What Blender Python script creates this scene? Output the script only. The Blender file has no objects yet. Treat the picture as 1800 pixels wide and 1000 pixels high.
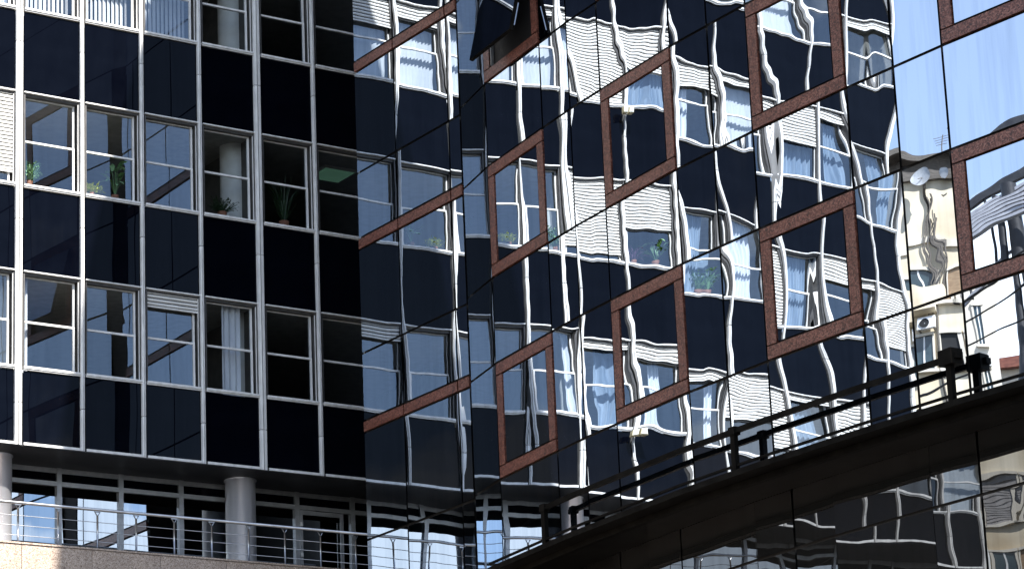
import bpy, math, random
import numpy as np
from mathutils import Matrix, Vector
sc = bpy.context.scene
col = sc.collection
random.seed(7)
Z0 = 21.5                      # ground level is z = 0; facade levels below are written relative to Z0
R = math.radians

# ------------------------------------------------------------------ camera
cd = bpy.data.cameras.new('camera'); cam = bpy.data.objects.new('camera', cd); col.objects.link(cam)
rt = Vector((0.8203245, -0.5699501, -0.0471655)); up = Vector((-0.1083022, -0.2357977, 0.9657484)); fw = Vector((0.5615499, 0.7871190, 0.2551575))
M3 = Matrix((rt, up, -fw)).transposed()
cam.matrix_world = Matrix.Translation((-19.57815, -44.16057, -19.870445 + Z0)) @ M3.to_4x4()
cd.sensor_width = 36; cd.sensor_fit = 'HORIZONTAL'; cd.lens = 36 * 5025.87 / 1800
cd.shift_x = -136.02 / 1800; cd.shift_y = 176.68 / 1800
cd.clip_start = .5; cd.clip_end = 6000
sc.camera = cam
sc.render.resolution_x = 1024; sc.render.resolution_y = 568

# ------------------------------------------------------------------ sky and sun
SUN = Vector((.207, -1.0, 1.07)).normalized()
w = bpy.data.worlds.new('World'); sc.world = w; w.use_nodes = True
nt = w.node_tree; nt.nodes.clear()
def N(tree, t, **k):
    n = tree.nodes.new(t)
    for a, b in k.items(): setattr(n, a, b)
    return n
out = N(nt, 'ShaderNodeOutputWorld'); bg = N(nt, 'ShaderNodeBackground'); bg.inputs[1].default_value = .12
sky = N(nt, 'ShaderNodeTexSky', sky_type='NISHITA', sun_disc=False)
sky.sun_elevation = math.asin(SUN.z); sky.sun_rotation = math.atan2(SUN.x, SUN.y); sky.air_density = .9; sky.dust_density = .15; sky.ozone_density = 1.4
tc = N(nt, 'ShaderNodeTexCoord'); mp = N(nt, 'ShaderNodeMapping'); mp.inputs['Scale'].default_value = (1, 1, 1.7); mp.inputs['Location'].default_value = (1.7, .4, .3)
no = N(nt, 'ShaderNodeTexNoise'); no.inputs['Scale'].default_value = 3.4; no.inputs['Detail'].default_value = 9; no.inputs['Roughness'].default_value = .56
rp = N(nt, 'ShaderNodeValToRGB'); rp.color_ramp.elements[0].position = .545; rp.color_ramp.elements[1].position = .60; rp.color_ramp.elements[0].color = (.13, .13, .13, 1)
sx_ = N(nt, 'ShaderNodeSeparateXYZ'); nt.links.new(tc.outputs['Generated'], sx_.inputs[0])
lowr = N(nt, 'ShaderNodeMapRange'); lowr.inputs['From Min'].default_value = .2; lowr.inputs['From Max'].default_value = .38; lowr.inputs['To Min'].default_value = .10; lowr.inputs['To Max'].default_value = -.05
nt.links.new(sx_.outputs['Z'], lowr.inputs['Value']); addn = N(nt, 'ShaderNodeMath', operation='ADD'); nt.links.new(no.outputs['Fac'], addn.inputs[0]); nt.links.new(lowr.outputs[0], addn.inputs[1])
hs_ = N(nt, 'ShaderNodeHueSaturation'); hs_.inputs['Saturation'].default_value = .95; nt.links.new(sky.outputs[0], hs_.inputs['Color'])
mx = N(nt, 'ShaderNodeMix', data_type='RGBA'); mx.inputs[7].default_value = (8.2, 8.5, 9.0, 1)
nt.links.new(tc.outputs['Generated'], mp.inputs[0]); nt.links.new(mp.outputs[0], no.inputs['Vector']); nt.links.new(addn.outputs[0], rp.inputs[0])
nt.links.new(rp.outputs[0], mx.inputs[0]); nt.links.new(hs_.outputs[0], mx.inputs[6]); nt.links.new(mx.outputs[2], bg.inputs[0]); nt.links.new(bg.outputs[0], out.inputs[0])
sd = bpy.data.lights.new('sun', 'SUN'); sd.energy = 5.0; sd.angle = R(.5); sd.color = (1, .95, .88)
so = bpy.data.objects.new('sun', sd); col.objects.link(so); so.rotation_euler = (-SUN).to_track_quat('-Z', 'Y').to_euler(); so.location = (0, -40, 70)
sc.view_settings.view_transform = 'Standard'; sc.view_settings.look = 'None'; sc.view_settings.gamma = 1; sc.view_settings.use_curve_mapping = False
sc.view_settings.exposure = 1.4
sc.render.engine = 'CYCLES'
try:
    cy = sc.cycles; cy.max_bounces = 12; cy.glossy_bounces = 8; cy.transparent_max_bounces = 16; cy.diffuse_bounces = 3
    cy.caustics_reflective = False; cy.caustics_refractive = False
except Exception: pass

# ------------------------------------------------------------------ materials
def mat(name):
    m = bpy.data.materials.new(name); m.use_nodes = True; m.node_tree.nodes.clear()
    return m, m.node_tree, N(m.node_tree, 'ShaderNodeOutputMaterial')
def noise(t, scale, detail=4, vec='Object', sx=(1, 1, 1)):
    c = N(t, 'ShaderNodeTexCoord'); m = N(t, 'ShaderNodeMapping'); m.inputs['Scale'].default_value = sx
    n = N(t, 'ShaderNodeTexNoise'); n.inputs['Scale'].default_value = scale; n.inputs['Detail'].default_value = detail
    t.links.new(c.outputs[vec], m.inputs[0]); t.links.new(m.outputs[0], n.inputs['Vector']); return n
def ramp(t, src, stops):
    r = N(t, 'ShaderNodeValToRGB'); e = r.color_ramp.elements
    while len(e) < len(stops): e.new(.5)
    for q, (p, c) in zip(e, stops): q.position = p; q.color = (*c, 1)
    t.links.new(src, r.inputs[0]); return r
def principled(name, c0, c1=None, rough=.5, metal=0., scale=6, sx=(1, 1, 1), spec=.5, bump=0, lo=.35, hi=.65, detail=5):
    m, t, o = mat(name); b = N(t, 'ShaderNodeBsdfPrincipled')
    b.inputs['Roughness'].default_value = rough; b.inputs['Metallic'].default_value = metal; b.inputs['Specular IOR Level'].default_value = spec
    n = noise(t, scale, detail, sx=sx)
    r = ramp(t, n.outputs['Fac'], [(lo, c0), (hi, c1 or c0)]); t.links.new(r.outputs[0], b.inputs['Base Color'])
    if bump:
        bp = N(t, 'ShaderNodeBump'); bp.inputs['Strength'].default_value = bump; bp.inputs['Distance'].default_value = .01
        t.links.new(n.outputs['Fac'], bp.inputs['Height']); t.links.new(bp.outputs[0], b.inputs['Normal'])
    t.links.new(b.outputs[0], o.inputs[0]); return m
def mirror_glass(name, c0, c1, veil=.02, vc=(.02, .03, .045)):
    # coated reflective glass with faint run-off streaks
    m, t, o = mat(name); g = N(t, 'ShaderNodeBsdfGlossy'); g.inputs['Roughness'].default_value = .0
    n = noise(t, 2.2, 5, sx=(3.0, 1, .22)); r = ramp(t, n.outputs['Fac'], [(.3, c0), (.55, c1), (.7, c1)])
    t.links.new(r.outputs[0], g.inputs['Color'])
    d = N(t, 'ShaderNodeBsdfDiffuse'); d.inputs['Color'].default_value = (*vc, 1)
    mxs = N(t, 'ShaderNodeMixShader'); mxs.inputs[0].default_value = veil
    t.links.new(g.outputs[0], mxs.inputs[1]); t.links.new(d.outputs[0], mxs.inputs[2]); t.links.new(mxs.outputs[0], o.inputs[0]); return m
def window_glass(name, fac, tint):
    m, t, o = mat(name); g = N(t, 'ShaderNodeBsdfGlossy'); g.inputs['Roughness'].default_value = 0; g.inputs['Color'].default_value = (.85, .93, 1, 1)
    tr = N(t, 'ShaderNodeBsdfTransparent')
    n = noise(t, 1.5, 3); r = ramp(t, n.outputs['Fac'], [(.3, tint), (.7, tuple(min(1, c * 1.1) for c in tint))]); t.links.new(r.outputs[0], tr.inputs[0])
    lw = N(t, 'ShaderNodeLayerWeight'); pw = N(t, 'ShaderNodeMath', operation='POWER'); pw.inputs[1].default_value = 4; t.links.new(lw.outputs['Facing'], pw.inputs[0])
    ad = N(t, 'ShaderNodeMath', operation='MULTIPLY_ADD'); ad.inputs[1].default_value = .7; ad.inputs[2].default_value = fac + .05; t.links.new(pw.outputs[0], ad.inputs[0]); mxs = N(t, 'ShaderNodeMixShader')
    t.links.new(ad.outputs[0], mxs.inputs[0]); t.links.new(tr.outputs[0], mxs.inputs[1]); t.links.new(g.outputs[0], mxs.inputs[2]); t.links.new(mxs.outputs[0], o.inputs[0]); return m
def granite(name, cols, scale):
    m, t, o = mat(name); b = N(t, 'ShaderNodeBsdfPrincipled'); b.inputs['Roughness'].default_value = .32; b.inputs['Specular IOR Level'].default_value = .4
    v = N(t, 'ShaderNodeTexVoronoi'); v.inputs['Scale'].default_value = scale; c = N(t, 'ShaderNodeTexCoord'); t.links.new(c.outputs['Object'], v.inputs['Vector'])
    s = N(t, 'ShaderNodeSeparateColor'); t.links.new(v.outputs['Color'], s.inputs[0])
    r = ramp(t, s.outputs[0], cols); n = noise(t, 1.4, 3); r2 = ramp(t, n.outputs['Fac'], [(.3, (.8, .8, .8)), (.7, (1.1, 1.1, 1.1))])
    x = N(t, 'ShaderNodeMix', data_type='RGBA', blend_type='MULTIPLY'); x.inputs[0].default_value = 1
    t.links.new(r.outputs[0], x.inputs[6]); t.links.new(r2.outputs[0], x.inputs[7]); t.links.new(x.outputs[2], b.inputs['Base Color']); t.links.new(b.outputs[0], o.inputs[0]); return m
def emit(name, c, s):
    m, t, o = mat(name); e = N(t, 'ShaderNodeEmission'); n = noise(t, 3, 2); r = ramp(t, n.outputs['Fac'], [(.3, c), (.7, tuple(k * .8 for k in c))])
    e.inputs[1].default_value = s; t.links.new(r.outputs[0], e.inputs[0]); t.links.new(e.outputs[0], o.inputs[0]); return m

ALU = principled('white_aluminium', (.66, .65, .63), (.82, .81, .79), .38, 0, 9, (1, 1, .35))
LINE = principled('shadow_gap_lining', (.045, .043, .042), (.08, .077, .075), .5, 0, 6)
ALU_GREY = principled('grey_aluminium', (.36, .37, .38), (.46, .47, .48), .4, .3, 7)
SHUT = principled('shutter_white', (.66, .65, .62), (.8, .79, .76), .5, 0, 5, (.4, 1, 3))
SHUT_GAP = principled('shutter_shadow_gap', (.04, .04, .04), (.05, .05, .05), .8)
SPAN = principled('black_spandrel_glass', (.0010, .0014, .0035), (.0016, .0022, .0048), .010, 0, 3, spec=.1)
WGL = window_glass('window_glass', .09, (.75, .79, .82))
TGL = window_glass('terrace_glass', .42, (.22, .25, .28))
MIR = mirror_glass('mirror_glass', (.52, .58, .66), (.62, .68, .76))
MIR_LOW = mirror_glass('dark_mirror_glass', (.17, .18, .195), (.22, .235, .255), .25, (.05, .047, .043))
MIR_SASH = mirror_glass('sash_mirror_glass', (.2, .23, .28), (.26, .3, .36))
GRAN = granite('red_granite', [(0, (.03, .012, .009)), (.25, (.095, .032, .021)), (.6, (.15, .052, .033)), (.9, (.24, .105, .075))], 55)
PARA = granite('beige_granite', [(0, (.17, .12, .095)), (.2, (.36, .27, .21)), (.6, (.46, .36, .29)), (.95, (.6, .5, .42))], 70)
BLK = principled('black_joint', (.004, .004, .004), (.008, .008, .008), .6)
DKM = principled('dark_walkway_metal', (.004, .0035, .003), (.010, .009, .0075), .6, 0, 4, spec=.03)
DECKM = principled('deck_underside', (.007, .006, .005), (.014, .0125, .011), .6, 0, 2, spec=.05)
SOFF = principled('soffit_panel', (.025, .025, .028), (.04, .04, .043), .4, .1, 3, spec=.3)
STEEL = principled('brushed_steel', (.3, .3, .31), (.42, .42, .43), .3, 1, 3, (1, 1, .05))
COLS = principled('column_cladding', (.8, .8, .84), (.88, .88, .92), .28, .6, 3, (1, 1, .2))
WALLI = principled('interior_wall', (.09, .085, .08), (.12, .115, .105), .8)
CEIL = principled('interior_ceiling', (.3, .29, .27), (.38, .37, .34), .8)
FLOOR = principled('interior_floor', (.28, .25, .21), (.36, .33, .28), .6)
WHITEP = principled('white_plaster', (.7, .7, .66), (.78, .78, .74), .7)
BLIND = principled('blind_fabric', (.72, .72, .72), (.82, .82, .82), .7, 0, 20, (1, 1, .1))
CURT = principled('curtain_fabric', (.74, .75, .8), (.86, .87, .9), .8, 0, 12, (1, 1, .1))
BLUEC = principled('blue_grey_curtain', (.2, .27, .36), (.34, .41, .5), .8, 0, 10, (1, 1, .1))
LEAF = [principled('leaf_green', (.05, .14, .025), (.13, .28, .06), .5, 0, 20), principled('leaf_yellow', (.42, .46, .03), (.62, .66, .1), .5, 0, 20), principled('leaf_pale', (.16, .32, .14), (.3, .48, .26), .45, 0, 20), principled('leaf_purple', (.12, .05, .12), (.2, .09, .16), .5, 0, 20), principled('leaf_dark', (.012, .035, .01), (.03, .07, .02), .5, 0, 20)]
POT = principled('terracotta_pot', (.28, .11, .06), (.36, .16, .09), .7)
LAMPY = principled('cream_lamp_housing', (.55, .48, .3), (.66, .58, .38), .5)
LIGHTG = emit('greenish_light_panel', (.12, .27, .18), .12)
BEIGE = principled('cream_render', (.55, .44, .29), (.82, .74, .58), .85, 0, .45, (1, 1, .6), bump=.1, detail=9)
BEIGE2 = principled('pale_render', (.58, .52, .43), (.7, .65, .56), .85, 0, .6, (1, 1, .5), detail=8)
ROOFT = principled('red_roof_tile', (.13, .04, .028), (.2, .07, .045), .8, 0, 8)
ATTIC = principled('grey_attic_wood', (.08, .07, .06), (.16, .14, .12), .8, 0, 5, (1, 1, 8))
DKGL = principled('dark_house_glass', (.03, .05, .06), (.05, .075, .085), .08, 0, 2, spec=.6)
GREYSH = principled('grey_shutter', (.28, .26, .25), (.36, .34, .33), .7, 0, 4)
WOOD = principled('tan_wood', (.22, .14, .08), (.32, .22, .13), .6, 0, 3, (1, 1, 6))
CANM = principled('canopy_steel', (.03, .03, .034), (.05, .05, .055), .5, .2, 3)
LOUV = principled('canopy_louvre', (.33, .33, .36), (.42, .42, .45), .5, .1, 3)
ASPH = principled('asphalt', (.04, .04, .04), (.065, .063, .06), .9, 0, .8)
PAVE = principled('paving', (.2, .19, .18), (.28, .27, .25), .85, 0, 1.2)

# ------------------------------------------------------------------ mesh helpers
class MB:
    def __init__(s): s.v = []; s.f = []
    def box(s, x0, x1, y0, y1, z0, z1):
        b = len(s.v)
        s.v += [(x0, y0, z0), (x1, y0, z0), (x1, y1, z0), (x0, y1, z0), (x0, y0, z1), (x1, y0, z1), (x1, y1, z1), (x0, y1, z1)]
        s.f += [tuple(b + i for i in q) for q in ((3, 2, 1, 0), (4, 5, 6, 7), (0, 1, 5, 4), (1, 2, 6, 5), (2, 3, 7, 6), (3, 0, 4, 7))]; return s
    def quad(s, *p):
        b = len(s.v); s.v += [tuple(q) for q in p]; s.f.append(tuple(range(b, b + len(p)))); return s
    def prism(s, pts, z0, z1):
        b = len(s.v); n = len(pts); s.v += [(x, y, z0) for x, y in pts] + [(x, y, z1) for x, y in pts]
        s.f += [tuple(b + i for i in range(n))[::-1], tuple(b + n + i for i in range(n))]
        s.f += [(b + i, b + (i + 1) % n, b + n + (i + 1) % n, b + n + i) for i in range(n)]; return s
    def tube(s, pts, r, n=8, caps=True):
        pts = [Vector(p) for p in pts]; b = len(s.v)
        for i, p in enumerate(pts):
            d = (pts[min(i + 1, len(pts) - 1)] - pts[max(i - 1, 0)]).normalized()
            u = d.cross(Vector((0, 0, 1))); u = u.normalized() if u.length > 1e-3 else Vector((1, 0, 0)); q = d.cross(u)
            rr = r[i] if isinstance(r, (list, tuple)) else r
            for k in range(n):
                a = 2 * math.pi * k / n; s.v.append(tuple(p + u * rr * math.cos(a) + q * rr * math.sin(a)))
        for i in range(len(pts) - 1):
            for k in range(n): s.f.append((b + i * n + k, b + i * n + (k + 1) % n, b + (i + 1) * n + (k + 1) % n, b + (i + 1) * n + k))
        if caps: s.f += [tuple(b + k for k in range(n)), tuple(b + (len(pts) - 1) * n + k for k in range(n))[::-1]]
        return s
    def lathe(s, prof, n=24, c=(0, 0)):
        b = len(s.v)
        for r, z in prof:
            for k in range(n): a = 2 * math.pi * k / n; s.v.append((c[0] + r * math.cos(a), c[1] + r * math.sin(a), z))
        for i in range(len(prof) - 1):
            for k in range(n): s.f.append((b + i * n + k, b + i * n + (k + 1) % n, b + (i + 1) * n + (k + 1) % n, b + (i + 1) * n + k))
        return s
    def mesh(s, name, m, smooth=False):
        me = bpy.data.meshes.new(name); me.from_pydata(s.v, [], s.f); me.update(); me.materials.append(m)
        if smooth: me.shade_smooth()
        return me
def obj(name, me, parent=None, loc=(0, 0, 0), rz=0.):
    o = bpy.data.objects.new(name, me); col.objects.link(o); o.location = loc; o.rotation_euler = (0, 0, rz)
    if parent: o.parent = parent
    return o
def empty(name, loc, label, cat, group=None, rz=0.):
    o = bpy.data.objects.new(name, None); col.objects.link(o); o.location = loc; o.rotation_euler = (0, 0, rz); return tag(o, label, cat, group)
def tag(o, label, cat, group=None):
    o['label'] = label; o['category'] = cat
    if group: o['group'] = group
    return o
def structure(o): o['kind'] = 'structure'; return o
def bevel(o, wd=.006, seg=2):
    b = o.modifiers.new('bevel', 'BEVEL'); b.width = wd; b.segments = seg; b.limit_method = 'ANGLE'; return o

# wavy pane: local x along the wall, z up, outward is -y
rng = np.random.default_rng(11)
def wavy(name, m, wd, ht, slope, bow=0., tilt=0., cell=.055, aniso=1.0, twist=0.):
    nx = max(4, int(wd / cell)); nz = max(4, int(ht / cell))
    u = np.linspace(0, wd, nx + 1); v = np.linspace(0, ht, nz + 1); U, Vv = np.meshgrid(u, v)
    h = np.zeros_like(U); n = 7
    for i in range(n):
        lam = rng.uniform(.65, 2.3); an = rng.uniform(0, 2 * math.pi); k = 2 * math.pi / lam
        h += slope * (2 / n) ** .5 / k * np.cos(k * (math.cos(an) * U + aniso * math.sin(an) * Vv) + rng.uniform(0, 6.28))
    # sealed panes are dished and pull tighter close to their edges
    a = 2 * U / wd - 1; b = 2 * Vv / ht - 1
    h += bow * rng.normal() * (1 - a ** 2) * (1 - b ** 2) * min(wd, ht)
    h += slope * .05 * rng.normal() * (np.exp(-(1 - np.abs(a)) * wd / .18) + np.exp(-(1 - np.abs(b)) * ht / .18))
    if twist:                                     # a vertical crease from the tempering rollers: the pane folds slightly there
        u0 = rng.uniform(.15, .85) * wd; v0 = rng.uniform(.2, .8) * ht; cr = np.sqrt((U - u0) ** 2 + .022 ** 2)
        h += twist * rng.normal() * cr * (Vv - v0) + .45 * twist * rng.normal() * cr
        k = 2 * math.pi / rng.uniform(.22, .4); h += slope * .35 / k * np.cos(k * (U * rng.uniform(-.5, .5) + Vv) + rng.uniform(0, 6.28))
    h += tilt * (rng.normal() * (U - wd / 2) + rng.normal() * (Vv - ht / 2))
    co = np.stack([U, -h, Vv], -1).reshape(-1, 3); s = nx + 1
    f = [(j * s + i, j * s + i + 1, (j + 1) * s + i + 1, (j + 1) * s + i) for j in range(nz) for i in range(nx)]
    me = bpy.data.meshes.new(name); me.from_pydata(co.tolist(), [], f); me.update(); me.shade_smooth(); me.materials.append(m); return me

# ------------------------------------------------------------------ ground
g = MB().quad((-3000, -3000, 0), (3000, -3000, 0), (3000, 3000, 0), (-3000, 3000, 0))
structure(obj('ground', g.mesh('ground', ASPH)))
pv = MB().box(-40, 4.2, -9, -3.05, .004, .14); structure(obj('pavement', pv.mesh('pavement', PAVE)))

# ================================================================== aluminium-and-black-glass office block
B, MW, EX = 1.170825, .101, .0596
H, SP, SPL = 3.3, 1.557, 1.3104
CW = B - MW
I0, I1 = -13, 7
ROWS = range(-2, 3)
def bl(i): return (i - 1) * B + EX * math.floor((i - 1) / 4)
def zt(r): return Z0 - H * r                      # top of spandrel row r = sill of window row r
WH = H - SP
off = empty('office_building', (-5, 0, 0), 'black glass office block with pale aluminium mullions and rows of sash windows', 'building')
off.location = (0, 0, 0)

span_me = [wavy('spandrel_panel', SPAN, CW - .01, SP - .035, .0011, .0005, .0006, .12) for _ in range(10)]
spanl_me = [wavy('spandrel_panel', SPAN, CW - .01, SPL - .035, .0011, .0005, .0006, .12) for _ in range(6)]
pane_w = CW - .125
paneu_me = [wavy('glass_pane', WGL, pane_w, WH / 2 - .085, .001, .0005, .0012, .12) for _ in range(8)]
panel_me = [wavy('glass_pane', WGL, pane_w - .02, WH / 2 - .10, .001, .0005, .0012, .12) for _ in range(8)]
# mullion segments, spliced in mid-spandrel
mull_cache = {}
def mull_me(wd, ln):
    k = (round(wd, 3), round(ln, 3))
    if k not in mull_cache:
        wd -= .038; m = MB(); m.box(0, wd, -.045, .02, -ln + .014, 0); m.box(wd * .3, wd * .42, -.056, -.045, -ln + .014, 0); m.box(wd * .58, wd * .7, -.056, -.045, -ln + .014, 0)
        nf = len(m.f); m.quad((wd * .44, -.0462, -ln + .014), (wd * .56, -.0462, -ln + .014), (wd * .56, -.0462, 0), (wd * .44, -.0462, 0))  # flat dark strip painted in for a groove between the ribs
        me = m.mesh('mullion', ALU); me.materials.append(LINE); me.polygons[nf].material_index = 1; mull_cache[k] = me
    return mull_cache[k]
trim_me = MB().box(0, CW, -.03, .03, -.022, 0).mesh('head_trim', ALU)
sill_me = MB().box(0, CW, -.05, .1, .004, .04).box(0, CW, -.03, -.012, -.022, .004).mesh('sill', ALU)
# recess lining coloured dark to give the shadow gap, then slim white sashes: the upper one behind, the lower one in front
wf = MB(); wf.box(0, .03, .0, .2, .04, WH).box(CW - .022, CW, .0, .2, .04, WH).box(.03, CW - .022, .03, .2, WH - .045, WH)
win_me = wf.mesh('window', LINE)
SL = .034
def sash_me(x0, x1, z0, z1, y0, bot, top):
    return MB().box(x0, x0 + SL * .7, y0, y0 + .035, z0, z1).box(x1 - SL, x1, y0, y0 + .035, z0, z1).box(x0 + SL * .7, x1 - SL, y0, y0 + .035, z0, z0 + bot).box(x0 + SL * .7, x1 - SL, y0, y0 + .035, z1 - top, z1).mesh('sash', ALU)
sashu_me = sash_me(.034, CW - .05, WH * .5 - .012, WH - .047, .12, .04, .02)
sashl_me = sash_me(.034, CW - .07, .042, WH * .5 + .012, .075, .04, .034)
jamb_me = MB().box(CW - .034, CW - .024, .012, .03, .042, WH - .05).mesh('guide_rail', ALU)
shut_cache = {}
def shutter_me(fr):
    k = round(fr, 2)
    if k in shut_cache: return shut_cache[k]
    m = MB(); n = max(2, int(WH * k / .07)); top = WH - .005; x0, x1 = .03, CW - .036
    for q in range(n):
        z1 = top - q * .07; b0 = z1 - .054
        b = len(m.v); prof = [(.052, z1), (.036, z1 - .012), (.03, z1 - .028), (.036, z1 - .046), (.048, b0)]
        for y, z in prof: m.v += [(x0, y, z), (x1, y, z)]
        for i in range(len(prof) - 1): m.f.append((b + 2 * i, b + 2 * i + 2, b + 2 * i + 3, b + 2 * i + 1))
    zb = top - n * .07; m.box(x0, x1, .028, .055, zb - .03, zb)
    me = m.mesh('roller_shutter', SHUT); me.materials.append(SHUT_GAP)
    b = len(m.v); shut_cache[k] = me; return me
gap_cache = {}
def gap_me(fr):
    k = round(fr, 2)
    if k not in gap_cache: gap_cache[k] = MB().quad((.037, .056, WH - .006 - WH * k), (CW - .047, .056, WH - .006 - WH * k), (CW - .047, .056, WH - .006), (.037, .056, WH - .006)).mesh('shutter_gap_shade', SHUT_GAP)  # dark sheet added behind the slats, its colour gives the shade in their gaps
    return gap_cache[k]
def blind_me(x0, x1, z0, z1, m, step=.085, amp=.03, turn=.6):
    b = MB(); n = int((x1 - x0) / step)
    for q in range(n):
        c = x0 + (q + .5) * step; a = turn + random.uniform(-.12, .12); dx = math.cos(a) * step * .56; dy = math.sin(a) * step * .56
        b.quad((c - dx, .30 - dy, z0), (c + dx, .30 + dy, z0), (c + dx, .30 + dy, z1), (c - dx, .30 - dy, z1))
    return b.mesh('vertical_blind', m)
def curtain_me(x0, x1, z0, z1, m):
    n = int((x1 - x0) / .018); b = MB(); ph = random.uniform(0, 6)
    P = [(x0 + (x1 - x0) * i / n, .28 + .03 * math.sin(i * .95 + ph) + .012 * math.sin(i * .37 + ph)) for i in range(n + 1)]
    for (xa, ya), (xb, yb) in zip(P, P[1:]): b.quad((xa, ya, z0), (xb, yb, z0), (xb, yb, z1), (xa, ya, z1))
    return b.mesh('curtain', m, True)

SH = {(3, 0): .34, (2, 0): .2, (1, 0): .12, (0, 0): .2, (-1, 0): .95, (-2, 0): .5, (-5, 0): .3, (-8, 0): .2, (-9, 0): .55, (-10, 0): .15, (-12, 0): 0, (-13, 0): 0,
      (0, 1): .86, (-1, 1): .9, (-2, 1): .56, (-5, 1): 0, (-6, 1): 0, (-8, 1): .93, (-9, 1): 0, (-10, 1): .3, (-12, 1): .1, (-13, 1): .75, (2, 1): 0, (1, 1): 0, (3, 1): 0, (4, 1): 0, (5, 1): 0, (6, 1): 0,
      (3, 2): .18, (2, 2): 0, (1, 2): 0, (0, 2): 0, (-1, 2): .08, (-2, 2): .2, (-5, 2): .15, (-6, 2): .6, (-8, 2): .8, (-9, 2): .1, (-10, 2): .75, (-12, 2): .12, (-13, 2): .1, (4, 2): 0, (5, 2): 0, (6, 2): 0,
      (4, 0): 0, (5, 0): 0, (6, 0): 0, (-6, 0): .08, (-1, -1): .55, (-2, -1): .25, (-8, -1): .2, (-9, -1): .3, (-10, -1): .0, (0, -1): .5, (1, -1): .1, (2, -1): .4}
BLD = {(1, 0): ('v', 0, 1), (2, 0): ('v', 0, 1), (3, 0): ('v', 0, 1), (0, 0): ('c', .35, 1), (-2, 0): ('b', 0, 1), (-6, 0): ('v', 0, 1), (-5, 0): ('c', .55, .8), (-8, 0): ('v', 0, 1), (-9, 0): ('b', 0, 1), (-10, 0): ('b', 0, .6), (-12, 0): ('b', .6, 1), (-13, 0): ('b', 0, .4),
       (4, 2): ('c', .43, .82), (1, 2): ('c', 0, .14), (0, 2): ('c', .1, .7), (-2, 2): ('c', .35, .75), (-5, 1): ('b', .3, 1), (-6, 1): ('c', .1, .95), (-9, 1): ('b', 0, 1), (-5, 2): ('c', .1, .4), (-9, 2): ('b', .2, .9), (-12, 1): ('c', .3, .6), (-12, 2): ('b', .1, .6),
       (-8, -1): ('v', 0, 1), (-9, -1): ('v', 0, 1), (-5, -1): ('v', 0, 1), (-12, -1): ('b', 0, .7), (1, -1): ('v', 0, 1), (2, -1): ('v', 0, .6)}
for i in range(I0, I1):
    for r in ROWS:
        x, z = bl(i), zt(r)
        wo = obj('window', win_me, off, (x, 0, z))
        su = obj('sash', sashu_me, wo); sl_ = obj('sash', sashl_me, wo); obj('glass_pane', random.choice(paneu_me), wo, (.05, .14, WH / 2 + .022)); obj('glass_pane', random.choice(panel_me), wo, (.05, .095, .076))
        obj('guide_rail', jamb_me, wo); obj('sill', sill_me, wo); obj('head_trim', trim_me, wo, (0, 0, WH + .022))
        fr = SH.get((i, r)); fr = random.choice([0, 0, .15, .4, .9]) if fr is None else fr
        if fr > .04: obj('roller_shutter', shutter_me(fr), wo); obj('shutter_gap_shade', gap_me(fr), wo)
        bd = BLD.get((i, r)); bd = (random.choice([None, None, ('b', 0, .7), ('v', 0, 1)]) if bd is None and i < 1 and r != 1 else bd)
        if bd:
            k, a, b2 = bd; xa, xb = .06 + a * (CW - .12), .06 + b2 * (CW - .12)
            if k == 'v': obj('vertical_blind', blind_me(xa, xb, .03, WH - .03, BLIND), wo)
            else: obj('curtain', curtain_me(xa, xb, .02, WH - .02, CURT if k == 'c' else BLUEC), wo)
    for r in range(-3, 3):
        last = r == 2; h = SPL if last else SP
        obj('spandrel_panel', random.choice(spanl_me if last else span_me), off, (bl(i) + .005, .008, zt(r) - h + .005))
    obj('bottom_trim', MB().box(0, CW, -.05, .03, -.045, 0).mesh('bottom_trim', ALU) if i == I0 else bpy.data.meshes['bottom_trim'], off, (bl(i), 0, zt(2) - SPL))
for i in range(I0, I1 + 1):
    xr = bl(i - 1) + CW; wd = bl(i) - xr
    obj('mullion', mull_me(wd, .62), off, (xr, 0, zt(-3)))
    for r in range(-3, 2): obj('mullion', mull_me(wd, H), off, (xr, 0, zt(r) - .62))
    obj('mullion', mull_me(wd, SPL + .06 - .62), off, (xr, 0, zt(2) - .62))
# storeys behind the glass
XL, XR = bl(I0) - .1, bl(I1) + 6
zb = zt(2) - SPL
for r in range(-3, 3):
    h = SPL if r == 2 else SP
    obj('floor_slab', MB().box(XL, XR, .06, 6.0, zt(r) - h + .22, zt(r) - .1).mesh('floor_slab', FLOOR), off)
    obj('ceiling', MB().box(XL, XR, .06, 6.0, zt(r) - h, zt(r) - h + .2).mesh('ceiling', CEIL if r < 2 else SOFF), off)
obj('spandrel_wall', MB().box(XL, XR, .03, .058, zb + .03, zt(2) - .1).mesh('spandrel_wall', BLK), off)
for r in range(-3, 2): obj('spandrel_wall', MB().box(XL, XR, .03, .058, zt(r) - SP + .03, zt(r) - .1).mesh('spandrel_wall', BLK), off)
obj('rear_wall', MB().box(XL, XR, 6.0, 6.3, 0, zt(-3)).mesh('rear_wall', WALLI), off)
obj('roof', MB().box(XL, XR, -.02, 12, zt(-3) + .002, zt(-3) + .4).mesh('roof', ALU_GREY), off)
obj('end_wall', MB().box(XL - .08, XL - .002, -.02, 12, 0, zt(-3)).mesh('end_wall', WHITEP), off)
obj('end_wall', MB().box(XR + .002, XR + .2, -.1, 12, 0, zt(-3)).mesh('end_wall', WALLI), off)
obj('blank_wall', MB().box(bl(I1) + .02, XR, .0, .2, 0, zt(-3)).mesh('blank_wall', BLK), off)
for k, i in enumerate((-12, -8, -4, 0, 4)):
    obj('partition', MB().box(bl(i + 1) - .12, bl(i + 1) - .02, .22, 6.0, zb, zt(-3) - SP).mesh('partition', WHITEP if k % 2 else WALLI), off)
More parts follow.
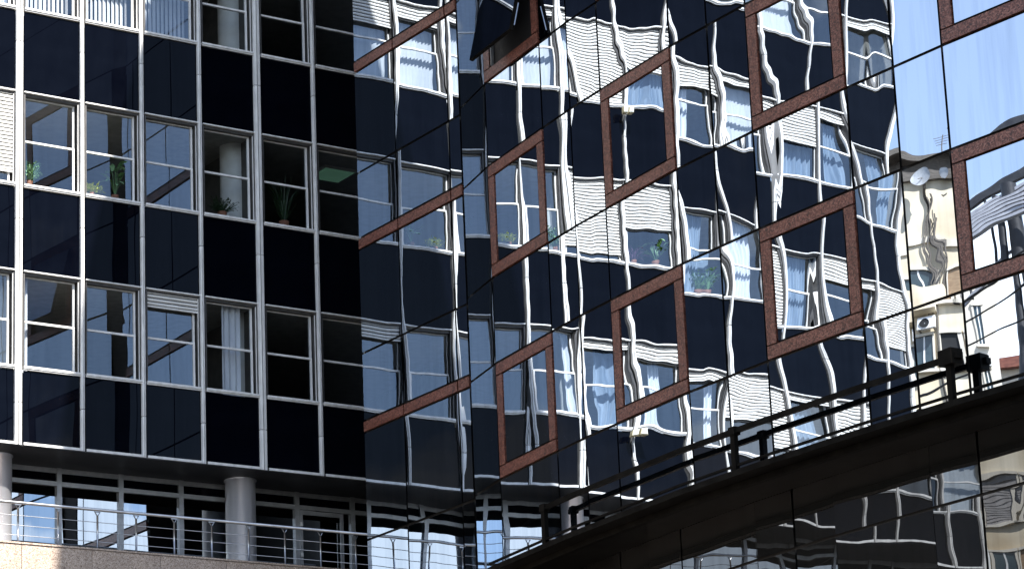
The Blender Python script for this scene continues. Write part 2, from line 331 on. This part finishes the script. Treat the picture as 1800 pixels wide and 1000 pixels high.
CX = [4.60 - k * (4 * B + EX) for k in range(5)]
for cx in CX:
    obj('column', MB().lathe([(.26, zb + .01), (.26, zt(-3) - SP)], 24, (cx, .85)).mesh('column', WHITEP, True), off)

# recessed terrace storey under the overhang
FZ = Z0 - 10.35; SOZ = zb - .003
obj('soffit', MB().box(XL, XR, -.03, 2.2, SOZ - .06, SOZ - .001).mesh('soffit', SOFF), off)
for cx in CX:
    obj('terrace_column', MB().lathe([(.275, FZ), (.275, SOZ - .09), (.295, SOZ - .085), (.295, SOZ - .062)], 40, (cx, .8)).mesh('terrace_column', COLS, True), off)
GY = 1.25; gx0 = 1.23 - 15 * 1.193
gz1 = SOZ - .06
tp = [wavy('terrace_pane', TGL, 1.193 - .09, 1.85, .002, .001, .003, .1) for _ in range(8)]
post_me = MB().box(-.045, .045, -.05, .05, FZ, gz1).mesh('terrace_mullion', ALU_GREY)
head_me = MB().box(0, 1.103, -.045, .045, Z0 - 8.30, Z0 - 8.22).box(0, 1.103, -.03, .03, gz1 - .09, gz1 - .004).mesh('terrace_transom', ALU_GREY)
light_me = MB().quad((0, 0, Z0 - 8.22), (1.103, 0, Z0 - 8.22), (1.103, 0, gz1 - .09), (0, 0, gz1 - .09)).mesh('top_light', SPAN)
for k in range(21):
    x = gx0 + k * 1.193
    obj('terrace_mullion', post_me, off, (x, GY, 0)); obj('terrace_transom', head_me, off, (x + .045, GY, 0)); obj('top_light', light_me, off, (x + .045, GY, 0))
    obj('terrace_pane', random.choice(tp), off, (x + .045, GY, FZ + .02))
dr = obj('terrace_door', MB().box(0, .05, -.07, -.05, FZ + .02, Z0 - 8.32).box(.85, .92, -.07, -.05, FZ + .02, Z0 - 8.32).box(.05, .85, -.07, -.05, Z0 - 8.4, Z0 - 8.32).mesh('terrace_door', ALU_GREY), off, (6.05, GY, 0))
for dz in (-9.2, -8.62): obj('lock_plate', MB().box(-.01, .035, -.1, -.072, Z0 + dz, Z0 + dz + .07).mesh('lock_plate', ALU), dr)
obj('terrace_floor', MB().box(XL, XR, -.3, 6, FZ - .25, FZ - .003).mesh('terrace_floor', FLOOR), off)

# parapet of granite slabs in front of the terrace
par = empty('terrace_parapet', (-5, -.35, 0), 'speckled beige granite parapet below the steel terrace railing', 'parapet'); par.location = (0, 0, 0)
PT = Z0 - 9.72
obj('coping', MB().box(XL, 9, -.37, -.02, PT - .03, PT).mesh('coping', PARA), par)
obj('core', MB().box(XL, 9, -.31, -.05, 0, PT - .032).mesh('core', BLK), par)
slab_me = MB().box(.004, 1.281, -.35, -.312, -2.2, -.036).mesh('granite_slab', PARA)
for k in range(-14, 7):
    x = 1.12 + k * 1.285
    bevel(obj('granite_slab', slab_me, par, (x, 0, PT)), .003, 1)
obj('plinth', MB().box(XL, 9, -.345, -.312, 0, PT - 2.21).mesh('plinth', PARA), par)

# stainless railing
rail = empty('terrace_railing', (0, -.2, PT), 'stainless steel railing with thin wires standing on the granite parapet', 'railing')
HRZ = Z0 - 9.01 - PT
obj('handrail', MB().tube([(XL, 0, HRZ), (8.6, 0, HRZ)], .028, 12).mesh('handrail', STEEL, True), rail)
for dz in (.15, .32, .49): obj('wire', MB().tube([(XL, 0, dz), (8.6, 0, dz)], .0065, 6).mesh('wire', STEEL, True), rail)
pm = MB().tube([(0, 0, 0), (0, 0, HRZ - .1)], .018, 10).mesh('post', STEEL, True)
pb = MB(); pb.quad((-.05, 0, HRZ - .025), (.05, 0, HRZ - .025), (.02, 0, HRZ - .13), (-.02, 0, HRZ - .13))
pb = MB().prism([(-.055, -.012), (.055, -.012), (.055, .012), (-.055, .012)], HRZ - .045, HRZ - .026).tube([(-.045, 0, HRZ - .04), (0, 0, HRZ - .12)], .009, 6).tube([(.045, 0, HRZ - .04), (0, 0, HRZ - .12)], .009, 6).mesh('bracket', STEEL)
fm = MB().lathe([(.045, 0.001), (.045, .014), (.02, .02)], 14).mesh('foot', STEEL, True)
for k in range(-22, 11):
    p_ = obj('post', pm, rail, (-.17 + k * .7305, 0, 0)); obj('bracket', pb, p_); obj('foot', fm, p_)

# ================================================================== curved mirror-glass building
V = {0: (5.0275, -2.9123), 1: (5.0375, -4.24), 1.5: (5.0505, -5.93), 2: (5.0527, -6.2849), 2.5: (4.8928, -6.5501), 3: (4.642, -7.6855), 4: (4.4193, -9.6087), 5: (4.3269, -10.4937), 6: (4.2689, -11.3816), 7: (4.1489, -13.3139), 8: (4.1483, -14.2037), 9: (4.1477, -15.0935), 10: (4.2206, -17.0282), 11: (4.2786, -17.9161), 12: (4.3366, -18.804), 13: (4.5457, -20.7287), 14: (4.6696, -21.6098), 15: (4.7934, -22.491), 16: (5.1296, -24.3976)}
keys = sorted(V)
zC = Z0 - 6.4795; HT = 1.884; HS = 3.3 - HT
LV = [zC + 2 * 3.3 + HT, zC + 2 * 3.3, zC + 3.3 + HT, zC + 3.3, zC + HT, zC, zC - HS, zC - 3.3]   # X Y Z A B C D E
LEDGE = Z0 - 11.21
ROOFZ = Z0 + 10.6
mir = empty('mirror_glass_building', (4.5, -14, 0), 'curved mirror glass building framed by red granite squares, reflecting the office block', 'building'); mir.location = (0, 0, 0)
def nrm(a, b):
    t = Vector((b[0] - a[0], b[1] - a[1])).normalized(); return t, Vector((t.y, -t.x))
def offs(ks, o):
    P = []
    for q, k in enumerate(ks):
        ns = []
        if q > 0: ns.append(nrm(V[ks[q - 1]], V[k])[1])
        if q < len(ks) - 1: ns.append(nrm(V[k], V[ks[q + 1]])[1])
        n = sum(ns, Vector((0, 0))).normalized(); c = o / max(.5, n.dot(ns[0])); P.append((V[k][0] + n.x * c, V[k][1] + n.y * c))
    return P
GAP = .02
def panel(k1, k2, z0, z1, m, o=0., frame=False, band=False, sl=None, opening=False):
    if sl is None: sl = .0017 if k1 < 6 else (.0022 if k1 < 9 else (.0017 if k1 < 11 else .0011))
    """one glazed panel between two vertical joints, with its granite edging"""
    a, b = Vector(V[k1]), Vector(V[k2]); t, n = nrm(a, b); wd = (b - a).length; rz = math.atan2(t.y, t.x)
    if o: a = a + n * o
    L = (a.x, a.y, z0)
    ht = z1 - z0; x0, x1, b0, b1 = GAP, wd - GAP, GAP, ht - GAP
    if frame:
        S = .175; SV = .195; pj = -.012
        for name, bx in (('granite_strip', (x0, x1, ht - GAP - S, ht - GAP)), ('granite_strip', (x0, x1, GAP, GAP + S)), ('granite_strip', (x0, x0 + SV, 2 * GAP + S, ht - 2 * GAP - S)), ('granite_strip', (x1 - SV, x1, 2 * GAP + S, ht - 2 * GAP - S))):
            obj(name, MB().box(bx[0], bx[1], pj, .03, bx[2], bx[3]).mesh(name, GRAN), mir, L, rz)
        x0 += SV + GAP * 1.6; x1 -= SV + GAP * 1.6; b0 += S + GAP * 1.6; b1 -= S + GAP * 1.6
    if band:
        obj('granite_strip', MB().box(x0, x1, -.012, .03, GAP, .19).mesh('granite_strip', GRAN), mir, L, rz); b0 = .19 + 2 * GAP
    if opening: return a, t, n, rz, x0, x1, b0, b1
    q = obj('glass_pane', wavy('glass_pane', m, x1 - x0, b1 - b0, sl, .0004, .0018 if k1 < 11 else .0009, twist=.0032 if k1 < 11 else .0013), mir, (a.x + t.x * x0, a.y + t.y * x0, z0 + b0), rz)
    return q
WIDE = {(3, 4), (6, 7), (9, 10), (12, 13), (15, 16)}
SEC1 = {(0, 1), (1, 1.5), (1.5, 2)}
for k1, k2 in zip(keys, keys[1:]):
    if (k1, k2) == (2, 2.5): continue
    lv = LV + [LEDGE if (k1, k2) not in SEC1 and k1 != 2.5 else zC - 3.3 - HS] + ([zC - 6.6, zC - 6.6 - HS] if (k1, k2) in SEC1 or k1 == 2.5 else [])
    for q in range(len(lv) - 1):
        z1, z0 = lv[q], lv[q + 1]; tall = (q % 2 == 0)
        if (k1, k2) == (3, 4) and q == 2:
            SASH = (panel(k1, k2, z0, z1, MIR, frame=True, opening=True), z0); continue
        panel(k1, k2, z0, z1, MIR, frame=tall and (k1, k2) in WIDE and q < 7, band=(not tall) and (k1, k2) in SEC1 and q < 8)
# set-back glazing under the walkway
LK = [k for k in keys if k >= 2.5]
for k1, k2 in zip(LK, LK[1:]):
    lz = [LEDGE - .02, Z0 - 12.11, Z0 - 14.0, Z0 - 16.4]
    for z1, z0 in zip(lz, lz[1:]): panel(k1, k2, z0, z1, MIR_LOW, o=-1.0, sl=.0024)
# body behind the panes
body = offs(keys, -.055); back = [(16, -30), (16, -2.9)]
obj('core_wall', MB().prism(body + back, LEDGE - .01, LV[0]).mesh('core_wall', BLK), mir)
low = offs(LK, -1.06)
obj('core_wall', MB().prism(low + [(16.01, -30), (16.01, -6.6)], 0, LEDGE - .012).mesh('core_wall', BLK), mir)
obj('core_wall', MB().prism(offs([0, 1, 1.5, 2, 2.5, 3], -.058) + [(15, -7.9), (15, -2.92)], 0, LEDGE - .013).mesh('core_wall', BLK), mir)
obj('corner_light_block', MB().box(7.35, 16, -2.88, -.12, 0, ROOFZ).mesh('corner_light_block', BLK), mir)  # unseen block added to shut out skylight and darken the corner bays
ug = MB(); ub = offs(keys, -.01)
for (xa, ya), (xb, yb) in zip(ub, ub[1:]):
    for q in range(5):
        za = LV[0] + .02 + q * (ROOFZ - LV[0]) / 5; zc_ = LV[0] + (q + 1) * (ROOFZ - LV[0]) / 5
        ug.quad((xa, ya, za), (xb, yb, za), (xb, yb, zc_), (xa, ya, zc_))
obj('upper_glazing', ug.mesh('upper_glazing', MIR), mir)['kind'] = 'stuff'
obj('upper_core', MB().prism(offs(keys, -.06) + [(16, -30), (16, -2.9)], LV[0] + .002, ROOFZ).mesh('upper_core', BLK), mir)

# tilted-out sash in the granite frame
(a, t, n, rz, x0, x1, b0, b1), z0 = SASH
sw, sh = x1 - x0, b1 - b0
sash = obj('open_sash', MB().box(0, .05, -.03, .03, -sh, 0).box(sw - .05, sw, -.03, .03, -sh, 0).box(.05, sw - .05, -.03, .03, -.05, 0).box(.05, sw - .05, -.03, .03, -sh, -sh + .05).mesh('open_sash', DKM), mir, (a.x + t.x * x0 + n.x * .03, a.y + t.y * x0 + n.y * .03, z0 + b1))
sash.rotation_euler = (R(-13), 0, rz); sash['label'] = 'top-hung sash tilted open'
obj('glass_pane', wavy('glass_pane', MIR_SASH, sw - .01, sh - .01, .0015), sash, (.005, -.034, -sh + .005))
for x in (.004, sw - .012): obj('stay', MB().box(x, x + .008, .03, .05, -sh + .1, -sh + .5).mesh('stay', STEEL), sash)
obj('reveal', MB().box(x0, x0 + .02, .0, .3, b0, b1).mesh('reveal', ALU_GREY), mir, (a.x, a.y, z0), rz)

# ------------------------------------------------------------------ walkway and its rail
walk = empty('maintenance_walkway', (4, -14, 0), 'dark metal maintenance ledge with a rail along the foot of the mirror facade', 'walkway'); walk.location = (0, 0, 0)
WK = [k for k in keys if k >= 3]
def ribbon(o0, o1, z0, z1, name, m, par, ks=WK):
    A, Bq = offs(ks, o0), offs(ks, o1); mb = MB()
    for q in range(len(ks) - 1):
        p = [A[q], A[q + 1], Bq[q + 1], Bq[q]]
        b = len(mb.v); mb.v += [(x, y, z0) for x, y in p] + [(x, y, z1) for x, y in p]
        mb.f += [(b + 3, b + 2, b + 1, b), (b + 4, b + 5, b + 6, b + 7), (b, b + 1, b + 5, b + 4), (b + 2, b + 3, b + 7, b + 6)]
        if q == 0: mb.f.append((b + 3, b, b + 4, b + 7))
        if q == len(ks) - 2: mb.f.append((b + 1, b + 2, b + 6, b + 5))
    return obj(name, mb.mesh(name, m), par)
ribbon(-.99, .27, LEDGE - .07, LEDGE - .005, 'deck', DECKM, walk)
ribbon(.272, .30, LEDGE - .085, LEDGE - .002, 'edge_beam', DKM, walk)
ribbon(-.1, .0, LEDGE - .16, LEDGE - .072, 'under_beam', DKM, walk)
def along(k1, k2, u, o):
    a, b = Vector(V[k1]), Vector(V[k2]); n = nrm(a, b)[1]; p = a + (b - a) * u + n * o; return p.x, p.y
rp_ = [along(3, 4, .92, .25)] + offs(keys, .25)[keys.index(4):keys.index(12)] + [along(11, 12, .91, .25)]
def bar(pts, hw, z0, z1):
    mb = MB(); L_, R_ = [], []
    for q, p in enumerate(pts):
        d = (Vector(pts[min(q + 1, len(pts) - 1)]) - Vector(pts[max(q - 1, 0)])).normalized(); m_ = Vector((d.y, -d.x)) * hw
        L_.append((p[0] + m_.x, p[1] + m_.y)); R_.append((p[0] - m_.x, p[1] - m_.y))
    for q in range(len(pts) - 1): mb.prism([L_[q], L_[q + 1], R_[q + 1], R_[q]][::-1], z0, z1)
    return mb
obj('top_rail', bar(rp_, .03, Z0 - 10.70, Z0 - 10.63).mesh('top_rail', DKM), walk)
obj('toe_rail', bar(offs(WK, .25), .015, LEDGE + .05, LEDGE + .085).mesh('toe_rail', DKM), walk)
for k1, k2, u, big in ((3, 4, .98, .55), (8, 9, .41, .55), (11, 12, .91, 1)):
    x, y = along(k1, k2, u, .25); po = obj('rail_post', MB().box(-.035, .035, -.045, .045, LEDGE - .004 - Z0, -10.705).mesh('rail_post', DKM), walk, (x, y, Z0))
    obj('roller_block', MB().box(-.1 * big, .1 * big, -.14 * big, .1 * big, -10.665 - .1 * big, -10.665 + .1 * big).box(-.05 * big, .05 * big, -.2 * big, .15 * big, -10.665 - .04 * big, -10.665 + .04 * big).mesh('roller_block', DKM), po)

# ================================================================== things in and on the office windows
def plant(name, loc, label, kinds, n, hgt, spread, lw, ll, pot=.09, droop=.6, grass=False, group=None, seed=1):
    rnd = random.Random(seed); e = empty(name, loc, label, 'plant', group)
    obj('pot', MB().lathe([(.0, .002), (pot * .72, .002), (pot, pot * 1.6), (pot * .86, pot * 1.6), (pot * .8, pot * 1.35), (0, pot * 1.35)], 16).mesh('pot', POT, True), e)
    for ki, km in enumerate(kinds):
        m = MB()
        for q in range(n // len(kinds)):
            a = rnd.uniform(0, 6.283); st = pot * 1.35; hh = rnd.uniform(.25, 1) * hgt; rr = spread * rnd.uniform(.15, 1)
            if grass: base = Vector((rnd.uniform(-.03, .03), rnd.uniform(-.03, .03), st)); tip = base + Vector((math.cos(a) * rr, math.sin(a) * rr * .5, hh))
            else:
                base = Vector((math.cos(a) * rr * .8, math.sin(a) * rr * .45, st + hh)); d = Vector((math.cos(a) + rnd.uniform(-.7, .7), math.sin(a) + rnd.uniform(-.7, .7), rnd.uniform(-droop, .8))).normalized(); tip = base + d * ll * rnd.uniform(.6, 1.2)
                m.tube([(0, 0, st), tuple(base * .5 + Vector((0, 0, st * .5))), tuple(base)], .0035, 4, False)
            mid = (base + tip) / 2 + Vector((0, 0, .18 * (tip - base).length)); s = (tip - base).cross(Vector((rnd.uniform(-.4, .4), rnd.uniform(-.4, .4), 1))).normalized() * lw * rnd.uniform(.6, 1.1)
            k = .5 if not grass else 1
            m.quad(base - s * .3, base + s * .3, mid + s * k * 2 ** (not grass), mid - s * k * 2 ** (not grass)); m.quad(mid - s * k * 2 ** (not grass), mid + s * k * 2 ** (not grass), tip)
        obj('foliage', m.mesh('foliage', LEAF[km]), e)
    return e
S1 = zt(1) + .085
plant('potted_plant', (bl(1) + .2, .235, S1), 'bushy bright green plant in the window beside the lowered shutter', [2, 0], 220, .34, .3, .019, .075, pot=.07, seed=3)
plant('potted_plant', (bl(2) + .24, .22, S1), 'small yellow-green rosette plant behind a sunlit window sill', [1], 130, .12, .2, .02, .1, .05, .2, seed=4)
plant('potted_plant', (bl(2) + .7, .25, S1), 'tall broad-leaved pale green plant right of the yellow rosette plant', [2, 0], 18, .55, .16, .06, .24, .07, seed=5)
plant('potted_plant', (bl(4) + .55, .32, S1), 'dark leafy plant in front of the white column inside a shaded window', [4], 130, .26, .38, .016, .06, seed=6)
plant('potted_plant', (bl(5) + .62, .34, S1), 'dark spiky grass-like plant in the shaded window next to the corner', [4], 70, .95, .5, .012, .2, .1, grass=True, seed=7)
plant('potted_plant', (bl(-2) + .34, .25, S1), 'broad-leaved light green plant below a half lowered shutter, seen in the mirror glass', [2, 0], 18, .42, .26, .05, .24, .08, seed=8)
plant('potted_plant', (bl(-2) + .74, .25, S1), 'purple-leaved trailing plant below a half lowered shutter, seen in the mirror glass', [3], 50, .3, .22, .02, .14, .07, seed=9)
plant('potted_plant', (bl(-5) + .4, .22, S1), 'mixed green leafy plant before a blue-grey curtain, seen in the mirror glass', [0, 2], 60, .5, .3, .03, .14, .08, seed=10)
def wall_lamp(x, z, label):
    e = empty('floodlight', (x, -.1, z), label, 'floodlight', 'floodlights fixed to the office mullions')
    obj('bracket', MB().box(-.03, .03, -.05, .0, -.04, .04).mesh('bracket', ALU_GREY), e)
    for sx in (-.17, .02): h_ = bevel(obj('lamp_housing', MB().box(sx, sx + .15, -.19, -.05, -.06, .07).mesh('lamp_housing', LAMPY), e), .01); obj('lens', MB().box(sx + .012, sx + .138, -.197, -.191, -.045, .055).mesh('lens', WHITEP), h_)
xm = bl(-1) - .05
wall_lamp(xm, zt(0) - .16, 'upper cream twin floodlight on a pale mullion, seen in the mirror glass')
wall_lamp(xm, zt(2) - .16, 'lower cream twin floodlight on a pale mullion, seen in the mirror glass')
cl = empty('ceiling_light', (6.95, 1.25, zt(0) - SP), 'square green-tinted ceiling light glowing in the dark corner window', 'ceiling light')
obj('housing', MB().box(-.36, .36, -.36, .36, -.05, -.004).mesh('housing', WHITEP), cl); obj('diffuser', MB().box(-.32, .32, -.32, .32, -.06, -.051).mesh('diffuser', LIGHTG), cl)

# ================================================================== street scene that the mirror glass shows past the end of the office block
def frame_pt(bx, by, d, ox, oy): return Vector((ox + bx * d, oy + by * d))
A_ = Vector((-56.8, 33.6)); e_ = Vector((-.534, -.846)); A_ = A_ + e_ * 10; RZ = math.atan2(-e_.y, -e_.x)   # local x runs from the right end (in the mirror) to the left
# local: x along the front to the right as seen in the mirror, -y outward
def front(name, loc, label): return empty(name, loc, label, 'building', None, RZ)
apt = front('apartment_building', (A_.x, A_.y, 0), 'cream rendered old apartment block with attic, seen in the mirror glass')
TOP = 18.3 + Z0
obj('wall', MB().box(3.8, 16, 0, 12, 0, TOP).mesh('wall', BEIGE), apt)
obj('wall_wing', MB().box(.07, 3.79, .6, 12, 0, 13.9 + Z0).mesh('wall_wing', BEIGE2), apt)
obj('attic', MB().box(3.6, 16.3, -.25, 12.2, TOP + .002, TOP + .35).box(4, 15.8, .6, 11.5, TOP + .35, TOP + 1.15).box(3.7, 16.2, -.2, 12, TOP + 1.15, TOP + 1.4).mesh('attic', ATTIC), apt)
obj('string_course', MB().box(3.75, 16.05, -.12, -.002, TOP - 2.9, TOP - 2.6).mesh('string_course', BEIGE2), apt)
def hwin(x, z, wd, ht, kind):
    w_ = obj('window', MB().box(-wd / 2 - .1, -wd / 2, -.1, .12, 0, ht).box(wd / 2, wd / 2 + .1, -.1, .12, 0, ht).box(-wd / 2 - .1, wd / 2 + .1, -.14, .12, ht, ht + .12).mesh('window', BEIGE2), apt, (10 - x, 0 if x < 6.2 else .6, z))
    obj('pane', MB().box(-wd / 2, wd / 2, -.03, -.004, .0, ht).mesh('pane', {'g': DKGL, 's': GREYSH, 'w': WOOD, 'k': BLK}[kind]), w_); obj('sill', MB().box(-wd / 2 - .2, wd / 2 + .2, -.22, -.004, -.12, -.004).mesh('sill', BEIGE2), w_)
    if kind == 'g': obj('glazing_bar', MB().box(-.03, .03, -.06, -.031, .02, ht - .02).mesh('glazing_bar', ALU), w_)
    if kind == 's':
        sl = MB()
        for q in range(int(ht / .12)): sl.box(-wd / 2 + .02, wd / 2 - .02, -.055, -.031, q * .12 + .02, q * .12 + .1)
        obj('slats', sl.mesh('slats', GREYSH), w_)
for fl in range(5):
    z = TOP - 5.2 - fl * 3.0
    for q, x in enumerate((-4.3, -2.2, .3, 1.5, 2.5, 4.6)):
        hwin(x, z if fl else z - .2, .75 if 0 < x < 3 else 1.0, 1.45, ['g', 's', 'k', 's', 'g', 'g', 'w'][(q * 2 + fl * 3) % 7])
for q, z in enumerate((TOP - 7.3, TOP - 10.5)):
    hwin(9.35, z, .35, 2.0, 'g')
obj('balcony', MB().box(9.05, 10.4, -.8, -.002, TOP - 5.75, TOP - 5.55).box(9.05, 10.4, -.8, -.72, TOP - 5.55, TOP - 4.75).box(9.05, 9.13, -.72, -.002, TOP - 5.55, TOP - 4.75).mesh('balcony', BEIGE), apt)
obj('downpipe', MB().tube([(9.0, -.12, TOP), (8.98, -.12, TOP - 6), (9.05, -.12, TOP - 9), (9.02, -.12, Z0 - 5)], .06, 8).mesh('downpipe', ATTIC, True), apt)
cb = MB(); rnd = random.Random(5)
for q in range(7):
    cb.tube([(8.95 - rnd.uniform(-.05, .3), -.1 - rnd.uniform(0, .12), TOP - .6 - rnd.uniform(0, 1.2)), (9.05 - rnd.uniform(-.2, .25), -.2, TOP - 2.6), (9.3 - rnd.uniform(-.2, .2), -.16, TOP - 4.4 - rnd.uniform(0, .8)), (9.4 - rnd.uniform(-.1, .2), -.12, TOP - 5.8)], .022, 5)
obj('cable_bundle', cb.mesh('cable_bundle', ATTIC), apt)
Mx = Matrix.Translation((A_.x, A_.y, 0)) @ Matrix.Rotation(RZ, 4, 'Z')
def wpt(x, y, z): return tuple(Mx @ Vector((10 - x, y, z)))
dish = empty('satellite_dish', wpt(1.05, -.7, TOP - .45), 'grey satellite dish at the eaves of the cream apartment block', 'satellite dish', None, RZ)
db = MB().lathe([(.02, 0), (.25, .03), (.45, .1), (.56, .17)], 24); d_ = obj('reflector', db.mesh('reflector', ALU_GREY, True), dish, (0, 0, .35)); d_.rotation_euler = (R(70), 0, R(25)); d_.scale = (.72, .72, .72)
obj('feed_arm', MB().tube([(0, 0, 0), (0, -.28, .3)], .02, 6).mesh('feed_arm', ATTIC), d_); obj('mast', MB().tube([(0, .05, -.05), (0, .05, .4)], .03, 6).mesh('mast', ATTIC), dish)
ant = empty('aerial', wpt(1.5, 2, TOP + 1.4), 'thin rooftop aerial above the cream apartment block', 'aerial', None, RZ)
obj('mast', MB().tube([(0, 0, 0), (0, 0, 1.6)], .025, 6).mesh('mast', ATTIC), ant)
for q in range(4): obj('element', MB().tube([(-.35 + .04 * q, 0, 1.5 - q * .13), (.35 - .04 * q, 0, 1.5 - q * .13)], .014, 5).mesh('element', ATTIC), ant)
for q in range(3):
    vp = empty('vent_pipe', wpt(1.75 + .22 * q, 3, TOP + 1.4), ['left', 'middle', 'right'][q] + ' one of three hooked vent pipes on the apartment roof', 'vent pipe', 'roof vent pipes', RZ)
    obj('pipe', MB().tube([(0, 0, 0), (0, 0, 2.0), (.06, 0, 2.2), (.2, 0, 2.25)], .04, 8).mesh('pipe', ATTIC, True), vp)
def aircon(x, z, label):
    e = empty('air_conditioner', wpt(x, -.45, z), label, 'air conditioner', 'air conditioners on the apartment block', RZ)
    bevel(obj('casing', MB().box(-.42, .42, -.15, .15, 0, .58).mesh('casing', ALU), e), .02)
    obj('fan_grille', MB().lathe([(.02, 0), (.2, 0), (.22, .02), (.22, .04)], 20).mesh('fan_grille', BLK), e, (.12, -.155, .29)).rotation_euler = (R(90), 0, 0)
    obj('wall_bracket', MB().box(-.35, -.3, -.1, .45, -.05, -.002).box(.3, .35, -.1, .45, -.05, -.002).mesh('wall_bracket', ATTIC), e)
aircon(.5, TOP - 6.55, 'white air conditioner below the balcony of the cream apartment block')
aircon(9.3, TOP - 8.6, 'white air conditioner under the narrow window of the pale wing')

# lower house with a red roof edge behind
hs = front('red_roofed_house', (4.4 - .83 * 105 + e_.x * 6, -19.2 + .556 * 105 + e_.y * 6, 0), 'low pale house with a red tiled roof edge, seen in the mirror glass')
ht_ = Z0 - 10.9 + .257 * 105
obj('wall', MB().box(-1, 8, 0, 9, 0, ht_).mesh('wall', BEIGE2), hs); obj('roof', MB().box(-1.3, 8.3, -.4, 9.3, ht_ + .002, ht_ + .35).box(-1, 8, 0, 9, ht_ + .35, ht_ + .7).mesh('roof', ROOFT), hs)
for q in range(4):
    w_ = obj('window', MB().box(0, .9, -.06, -.004, 0, 1.3).mesh('window', DKGL), hs, (.3 + q * 1.7, 0, ht_ - 2.4)); obj('sill', MB().box(-.1, 1, -.15, -.004, -.12, -.004).mesh('sill', BEIGE), w_)

# arched steel canopy on a tall column
o2 = Vector((4.37 - .829 * 60, -19.08 + .558 * 60)); e2 = Vector((-.3, -.954)).normalized(); RZ2 = math.atan2(e2.y, e2.x)
can = empty('steel_canopy', (o2.x, o2.y, 0), 'arched dark steel canopy with grey louvres on a tall column, seen in the mirror glass', 'canopy', None, RZ2)
za = Z0 + 9.3
arc = [(s, 0, za + .1 + 2.2 * (1 - ((s - 4.5) / 5.5) ** 2)) for s in np.linspace(-1, 10, 23)]
def rect_tube(pts, w_, h_):
    m = MB()
    for q, (x, y, z) in enumerate(pts): m.v += [(x, y - w_, z - h_), (x, y + w_, z - h_), (x, y + w_, z + h_), (x, y - w_, z + h_)]
    for q in range(len(pts) - 1):
        for k in range(4): m.f.append((4 * q + k, 4 * q + (k + 1) % 4, 4 * q + 4 + (k + 1) % 4, 4 * q + 4 + k))
    return m
for y in (0, 4): obj('arch_beam', rect_tube([(x, y, z) for x, _, z in arc], .12, .16).mesh('arch_beam', CANM), can)
for q in range(7):
    f_ = .25 + q * .5
    obj('louvre', rect_tube([(x, .3 + q * .5, z - .55 - q * .36) for x, _, z in arc], .14, .05).mesh('louvre', LOUV), can)
for q in range(9):
    s = -.4 + q * 1.1; zz = za + .1 + 2.2 * (1 - ((s - 4.5) / 5.5) ** 2)
    obj('strut', MB().tube([(s, 0, zz - .1), (s + .15, 0, zz - 2.5)], .05, 6).mesh('strut', CANM), can)
obj('tie', rect_tube([(x, 0, z - 2.5) for x, _, z in arc], .05, .05).mesh('tie', LOUV), can)
obj('column', MB().lathe([(.3, 0), (.3, za + 1.5)], 20, (1.75, .3)).lathe([(.14, 0), (.14, za + 1.1)], 14, (1.2, .3)).mesh('column', CANM, True), can)
# overhead cables
for q, (zq, sag) in enumerate(((5.55, .35), (5.1, .5), (4.2, .3))):
    P0 = Vector((-50, 30.5, Z0 + zq + .8)); P1 = Vector((-41, 8, Z0 + zq + 1.5 - .2 * q))
    pts_ = [P0.lerp(P1, k / 14) - Vector((0, 0, sag * 4 * (k / 14) * (1 - k / 14))) for k in range(15)]
    tag(obj('overhead_cable', MB().tube(pts_, .035, 6).mesh('overhead_cable', BLK)), ['highest', 'middle', 'lowest'][q] + ' of three black cables strung across the sky, seen in the mirror glass', 'cable', 'overhead cables')
